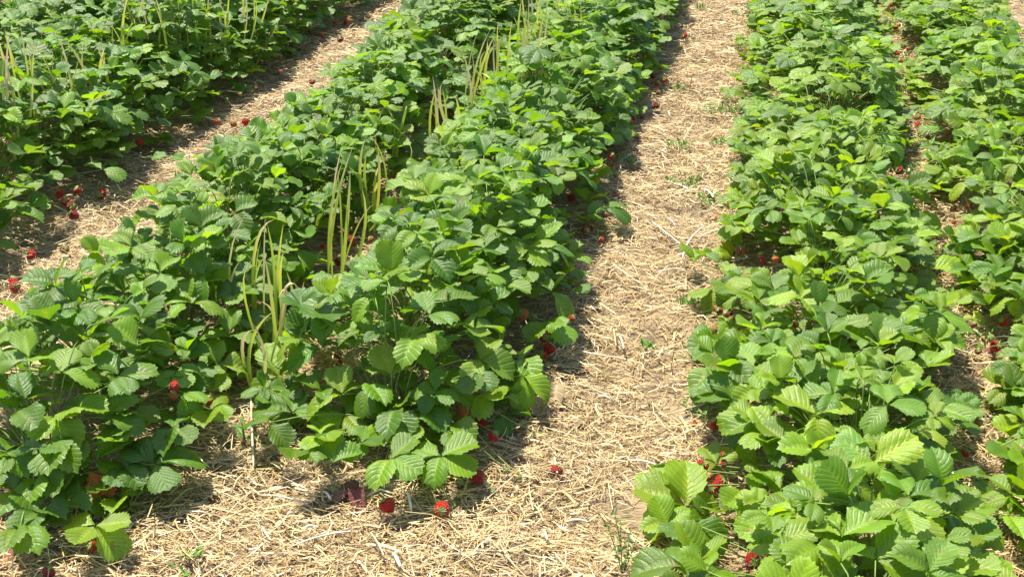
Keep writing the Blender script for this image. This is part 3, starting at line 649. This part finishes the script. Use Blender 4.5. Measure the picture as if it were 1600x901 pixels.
for a in [
    (395, 500, [(386, 330, .75, 0), (378, 400, .5, 0), (405, 380, .3, 0), (417, 330, .9, 0)], 'tall yellow garlic plant left of the arching brown leaf'),
    (425, 545, [(445, 345, .25, 0), (415, 400, .5, 0), (470, 455, .9, .22), (432, 470, 1.0, .20), (400, 470, .8, .1)], 'garlic plant whose brown leaf arches over in a hoop'),
    (448, 540, [(462, 430, .6, 0), (475, 440, .4, .05), (440, 400, .35, 0)], 'short garlic plant right of the hooped brown leaf'),
    (412, 625, [(398, 500, .9, 0), (430, 480, .4, 0), (445, 500, .7, .05), (404, 560, .3, 0)], 'garlic plant with pale stem at the near end of the strip'),
    (517, 428, [(553, 225, .55, 0), (527, 262, .45, 0), (548, 262, .5, 0), (538, 220, .85, 0)], 'tallest green-yellow garlic plant in the middle of the strip'),
    (582, 325, [(570, 218, .5, 0), (590, 222, .6, 0), (578, 205, .35, 0), (592, 262, .5, 0)], 'garlic plant of straight blades beside the ground gap'),
    (605, 215, [(598, 160, .4, 0), (602, 168, .6, 0), (620, 200, .7, 0)], 'small garlic plant hidden among leaves above the middle'),
    (684, 216, [(676, 118, .9, 0), (682, 138, .35, 0), (692, 135, .4, 0), (672, 140, .7, 0)], 'garlic plant with one dead tip left of the paired yellow ones'),
    (724, 182, [(748, 45, .6, 0), (722, 80, .8, 0), (735, 70, .7, 0), (740, 105, .5, 0), (765, 50, .6, 0)], 'large yellow-tipped garlic plant right of the dead-tipped one'),
    (757, 105, [(770, 55, .75, 0), (762, 62, .8, 0), (778, 60, .5, 0)], 'short yellow garlic plant leaning right below the top edge'),
    (790, 135, [(772, 58, .7, 0), (787, 60, .3, 0), (800, 30, .3, 0), (812, 45, .6, 0)], 'garlic plant with brown kinked leaf near the upper strip'),
    (806, 118, [(826, -20, .55, 0), (823, 10, .4, 0), (815, 40, .8, 0)], 'very tall garlic plant cut by the top edge'),
    (842, 115, [(850, 20, .8, .05), (830, 15, .4, .03), (858, 15, .9, 0)], 'pale dry garlic plant in the upper strip'),
    (860, 70, [(855, -20, .5, 0), (866, -10, .7, 0), (873, 0, .4, 0), (850, 0, .8, 0)], 'dense pale garlic plant at the top of the strip'),
    (888, 45, [(885, -30, .5, 0), (895, -25, .7, 0), (905, -10, .5, 0), (880, -15, .3, 0)], 'rightmost garlic plant at the top of the strip'),
    (875, 55, [(880, -30, .4, 0), (868, -25, .7, 0), (890, -10, .5, 0)], 'garlic plant second from the right at the top edge'),
    (830, 60, [(840, -30, .4, 0), (828, -25, .7, 0), (845, -10, .5, 0), (815, -10, .6, 0)], 'garlic plant at the top edge above the pale dry one'),
    (5, 165, [(12, 50, .9, 0), (10, 85, .6, 0), (0, 70, .7, 0)], 'leftmost yellow-brown garlic plant at the left edge'),
    (38, 140, [(15, 45, .35, 0), (30, 40, .6, 0), (48, 85, .4, .05), (52, 70, .5, 0)], 'garlic plant with arching blades beside the left edge'),
    (92, 125, [(12, 42, .55, .03), (80, 75, .35, 0), (95, 90, .5, 0)], 'garlic plant leaning far left in the upper left strip'),
    (104, 122, [(96, 86, .4, 0), (62, 40, .8, 0), (90, 45, .7, 0)], 'garlic plant with cut pale stub in the upper left'),
    (148, 105, [(147, 68, .5, 0), (135, 55, .8, 0), (155, 60, .6, 0)], 'short stubby yellow garlic plant in the upper left strip'),
    (182, 62, [(195, 0, .3, 0), (178, 15, .5, 0), (205, -15, .4, 0)], 'thin green garlic plant below the top edge at left'),
    (226, 42, [(215, -20, .9, 0), (235, 10, .6, 0), (222, -25, .8, 0), (200, -5, .5, 0)], 'orange-brown garlic stem at the top left'),
    (242, 48, [(240, 0, .35, 0), (238, -20, .5, 0), (258, 30, .4, .06)], 'garlic plant with hooked green blade at top left'),
    (272, 38, [(262, -10, .4, 0), (278, -15, .5, 0), (290, 20, .3, 0)], 'garlic plant right of the hooked blade at the top'),
    (312, 25, [(308, -25, .4, 0), (325, -20, .5, 0), (300, -30, .35, 0), (318, -30, .7, 0)], 'green garlic plant at the top edge above the dark row'),
    (345, 15, [(340, -40, .9, 0), (350, -30, .6, 0), (360, -20, .4, 0)], 'garlic plant with pinkish dry stem at the top edge'),
    (375, 8, [(370, -35, .4, 0), (385, -40, .5, 0), (392, -20, .7, 0)], 'rightmost garlic plant of the upper left strip')]:
    garlic(*a, w=.0090)

# ---------------------------------------------------------------- broad-leaved and other weeds
def lance(rng, n=7):
    v, f, ve = [], [], []
    for i in range(n + 1):
        t = i / n; w = .17 * math.sin(math.pi * t ** .8) + .004; z = -.35 * t * t
        v += [Vector((t, -w, z + w * .6)), Vector((t, 0, z)), Vector((t, w, z + w * .6))]; ve += [0, 1, 0]
        if i: o = (i - 1) * 3; f += [(o, o + 3, o + 4, o + 1), (o + 1, o + 4, o + 5, o + 2)]
    return mesh('lance_leaf', v, f, M_leaf, vein=ve)
LM = lance(R)
def weed(px, py, z0, h, n, L, label, col=(.09, .22, .03), lean=(0, 0)):
    b = at(px, py, z0); b.z = ghz(b.x, b.y); top = Vector((lean[0], lean[1], h + (z0 if z0 > .05 else 0)))
    o = bpy.data.objects.new('broadleaf_weed', None); C.objects.link(o); o.location = b
    tag(o, label, 'weed')
    v, f, c = tube(bez(Vector((0, 0, 0)), top * .5 + Vector((.004, 0, 0)), top, 5), .004, .002, 5, ((.2, .2, .08), (.14, .25, .06))); link('stem', mesh('stem', v, f, M_stalk, c), o)
    for i in range(n):
        t = .3 + .7 * i / n; w = i * 2.4; e = .25 + .75 * t * R.uniform(.7, 1.1); d = Vector((math.cos(w) * math.cos(e), math.sin(w) * math.cos(e), math.sin(e)))
        link('leaf', LM, o, frame(top * t, d, Zv + Vector((R.uniform(-.2, .2), R.uniform(-.2, .2), .1)), L * (1.15 - .55 * t)), [q * R.uniform(.85, 1.2) for q in col])
weed(1432, 590, .02, .20, 11, .085, 'upright pale weed with lance-shaped leaves in the lower right row')
weed(1288, 135, .02, .27, 10, .13, 'tall pointed-leaved weed standing above the right row near its top')
weed(383, 705, .0, .07, 7, .04, 'small jagged green weed at the front of the garlic strip')
weed(1318, 420, .02, .22, 7, .10, 'dark pointed-leaved weed in the middle of the right row', (.06, .17, .03))

def sprig(px, py, h, label):
    b = at(px, py, 0); b.z = ghz(b.x, b.y); o = bpy.data.objects.new('flowering_weed', None); C.objects.link(o); o.location = b; tag(o, label, 'weed')
    for s in range(5):
        top = Vector((R.uniform(-.035, .035), R.uniform(-.03, .03), h * R.uniform(.6, 1))); pts = bez(Vector((0, 0, 0)), top * .5 + Vector((R.uniform(-.01, .01), 0, 0)), top, 6)
        v, f, c = tube(pts, .0013, .0008, 3, ((.14, .22, .05), (.18, .28, .06))); st = link('stem', mesh('stem', v, f, M_stalk, c), o)
        v, f, c = [], [], []
        for i in range(34):
            p = pts[R.randint(1, 6)] + Vector([R.gauss(0, .004) for _ in range(3)]); d = Vector([R.gauss(0, 1) for _ in range(3)]).normalized() * R.uniform(.006, .014); q = d.cross(Vector([R.gauss(0, 1) for _ in range(3)])).normalized() * .0022
            k = len(v); v += [p - q * .5, p + d * .5 + q, p + d, p + d * .5 - q]; f.append((k, k + 1, k + 2, k + 3)); cc = (.42, .42, .06) if p.z > h * .75 and R.random() < .5 else (.12, .24, .05); c += [cc] * 4
        lv = link('leaves', mesh('leaves', v, f, M_stalk, c, smooth=False), st); lv['kind'] = 'stuff'
sprig(972, 905, .15, 'feathery weed with tiny yellow buds at the bottom edge of the path')
sprig(945, 830, .05, 'small feathery sprig just above the bottom edge of the path') if False else None
sprig(1545, 222, .14, 'feathery weed with yellow buds in the far right row')

# seedlings and grass tufts
def tuft(px, py, rad, n, label, hgt=.036):
    b = at(px, py, 0); b.z = ghz(b.x, b.y); v, f, c = [], [], []
    for i in range(n):
        a = R.uniform(0, 6.28); q = rad * math.sqrt(R.random()); p = Vector((q * math.cos(a), q * math.sin(a), .016 + ghz(b.x + q * math.cos(a), b.y + q * math.sin(a)) - b.z))
        w = R.uniform(0, 6.28); l = R.uniform(.5, 1.1) * hgt; e = R.uniform(.2, 1.3); d = Vector((math.cos(w) * math.cos(e), math.sin(w) * math.cos(e), math.sin(e))) * l; s = Vector((-math.sin(w), math.cos(w), 0)) * l * R.uniform(.05, .2)
        k = len(v); v += [p - s * .3, p + s * .3, p + d * .55 + s, p + d + Vector((0, 0, -l * .15)), p + d * .55 - s]; f.append((k, k + 1, k + 2, k + 3, k + 4)); g = R.uniform(.8, 1.25); c += [(.13 * g, .26 * g, .04 * g)] * 5
    o = link('weed_tuft', mesh('weed_tuft', v, f, M_stalk, c, smooth=False), None, Matrix.Translation(b)); tag(o, label, 'weed tuft', 'small green weed tufts on the straw')
for a in [
    (1408, 225, .08, 90, 'weed patch beside the orange berries in the right gap'), (1412, 150, .07, 80, 'weed patch below the dark red dead leaf at the right'), (1445, 410, .07, 80, 'weed patch beside the third dip in the right gap'), (1500, 545, .08, 90, 'weed patch left of the round ripe berry at the right'), (1395, 60, .1, 80, 'weed patch at the very top of the right gap'), (1540, 660, .06, 50, 'weed patch in the straw opening at the lower right'),
    (1125, 182, .09, 110, 'bright green weed patch in the upper main path at its right'), (1172, 30, .10, 100, 'green weed patch at the top right of the main path'), (1100, 20, .05, 30, 'small weed tuft at the top of the main path'),
    (1060, 235, .05, 50, 'weed tuft left of centre in the upper main path'), (1170, 115, .08, 60, 'weed patch beside the right row near the path top'), (1068, 292, .06, 60, 'weed tuft in the middle of the upper main path'),
    (1125, 232, .04, 40, 'weed tuft beside the right row foot'), (1110, 322, .05, 40, 'weed tuft near the right row above the white stalks'), (1080, 485, .035, 45, 'small weed tuft right of centre on the main path'),
    (868, 555 - 0, .02, 12, 'tiny seedling by the ripe berry pair'), (1015, 555, .02, 16, 'tiny green seedling alone in the middle of the path'), (1100, 655, .05, 60, 'weed tuft at the foot of the right row'), (1085, 570, .03, 30, 'weed tuft beneath the overhanging yellow-green leaf'),
    (972, 265, .05, 50, 'weed tuft beside the unripe berries on the left of the path'), (1060, 145, .04, 30, 'weed tuft beside the upper left edge of the main path'), (1185, 215, .06, 50, 'weed patch against the right row at upper path'),
    (1400, 275, .07, 110, 'dense weed patch in the gap between right rows'), (1408, 190, .07, 90, 'weed patch in the upper gap of the right rows'), (1420, 360, .08, 110, 'weed patch in the middle gap of the right rows'), (1470, 480, .08, 90, 'weed patch in the lower gap of the right rows'), (1420, 110, .08, 60, 'weed patch in the top gap of the right rows'),
    (1555, 830, .05, 30, 'weed tuft in the lower right gap'), (1480, 700, .03, 14, 'weed tuft beside the shaded gap at right'), (270, 300, .03, 16, 'weed tuft on the left straw path'), (205, 350, .03, 20, 'small seedling on the left path beside the leaves'), (285, 292 - 5, .03, 10, 'grass seedling on the left path'),
    (512, 150, .05, 40, 'weed tuft at the foot of the tall dark row'), (580, 70, .04, 20, 'weed tuft in the upper left path'), (740, 345, .03, 10, 'seedling between leaves'), (298, 895, .03, 16, 'grass seedling at the bottom edge on the left'), (235, 780, .03, 8, 'seedling below the big shaded leaf'), (1575, 55, .08, 40, 'weed patch beside the top right path'), (620, 250, .04, 40, 'weed patch in the upper garlic strip')]:
    if a[4] != 'seedling between leaves': tuft(*a)

# withered leaves
def dry(px, py, tip, z, mi, col, label, name='withered_leaf', up=(0, -.3, 1), ax=None):
    P = at(px, py, z); T = at(tip[0], tip[1], z + .004); T = P + (T - P).normalized() * min((T - P).length, .065); o = link(name, DRYL[mi], None, frame(P, T - P, Vector(up), (T - P).length), col); tag(o, label, 'withered leaf')
dry(25, 862, (60, 842), .03, 0, (.30, .15, .08), 'brown dry leaf topmost of the heap at the lower left edge')
dry(55, 858, (25, 880), .03, 2, (.38, .22, .12), 'light brown dry leaf lowest in the lower left heap')
dry(15, 850, (5, 880), .03, 1, (.26, .12, .07), 'dark brown dry leaf at the very left edge')
dry(560, 765, (538, 745), .035, 0, (.17, .065, .05), 'dusky red withered leaf lying on straw in the foreground')
dry(548, 770, (520, 768), .03, 2, (.22, .10, .07), 'dull reddish leaf left of the dusky red leaf')
dry(556, 762, (558, 780), .035, 3, (.17, .05, .05), 'small purple-red leaflet below the dusky red leaf')
dry(1302, 695, (1250, 722), .20, 1, (.62, .54, .38), 'curled beige dry leaf on top of the right row')
dry(1455, 770, (1488, 800), .12, 3, (.60, .46, .30), 'curled tan leaf hanging beside the lower right gap')
dry(1392, 535, (1422, 562), .15, 0, (.40, .13, .05), 'rust brown dead leaf beside the upright pale weed')
dry(1482, 588, (1505, 600), .02, 2, (.60, .34, .20), 'light brown dead leaf on straw in the right gap')
dry(870, 600, (855, 650), .05, 3, (.30, .24, .15), 'grey-brown limp leaf hanging over the path edge')
dry(845, 620, (838, 660), .04, 1, (.34, .27, .17), 'limp dry leaf left of the grey-brown one')
dry(1412, 48, (1420, 58), .04, 0, (.28, .08, .08), 'dark red dead leaf in the top gap between right rows')
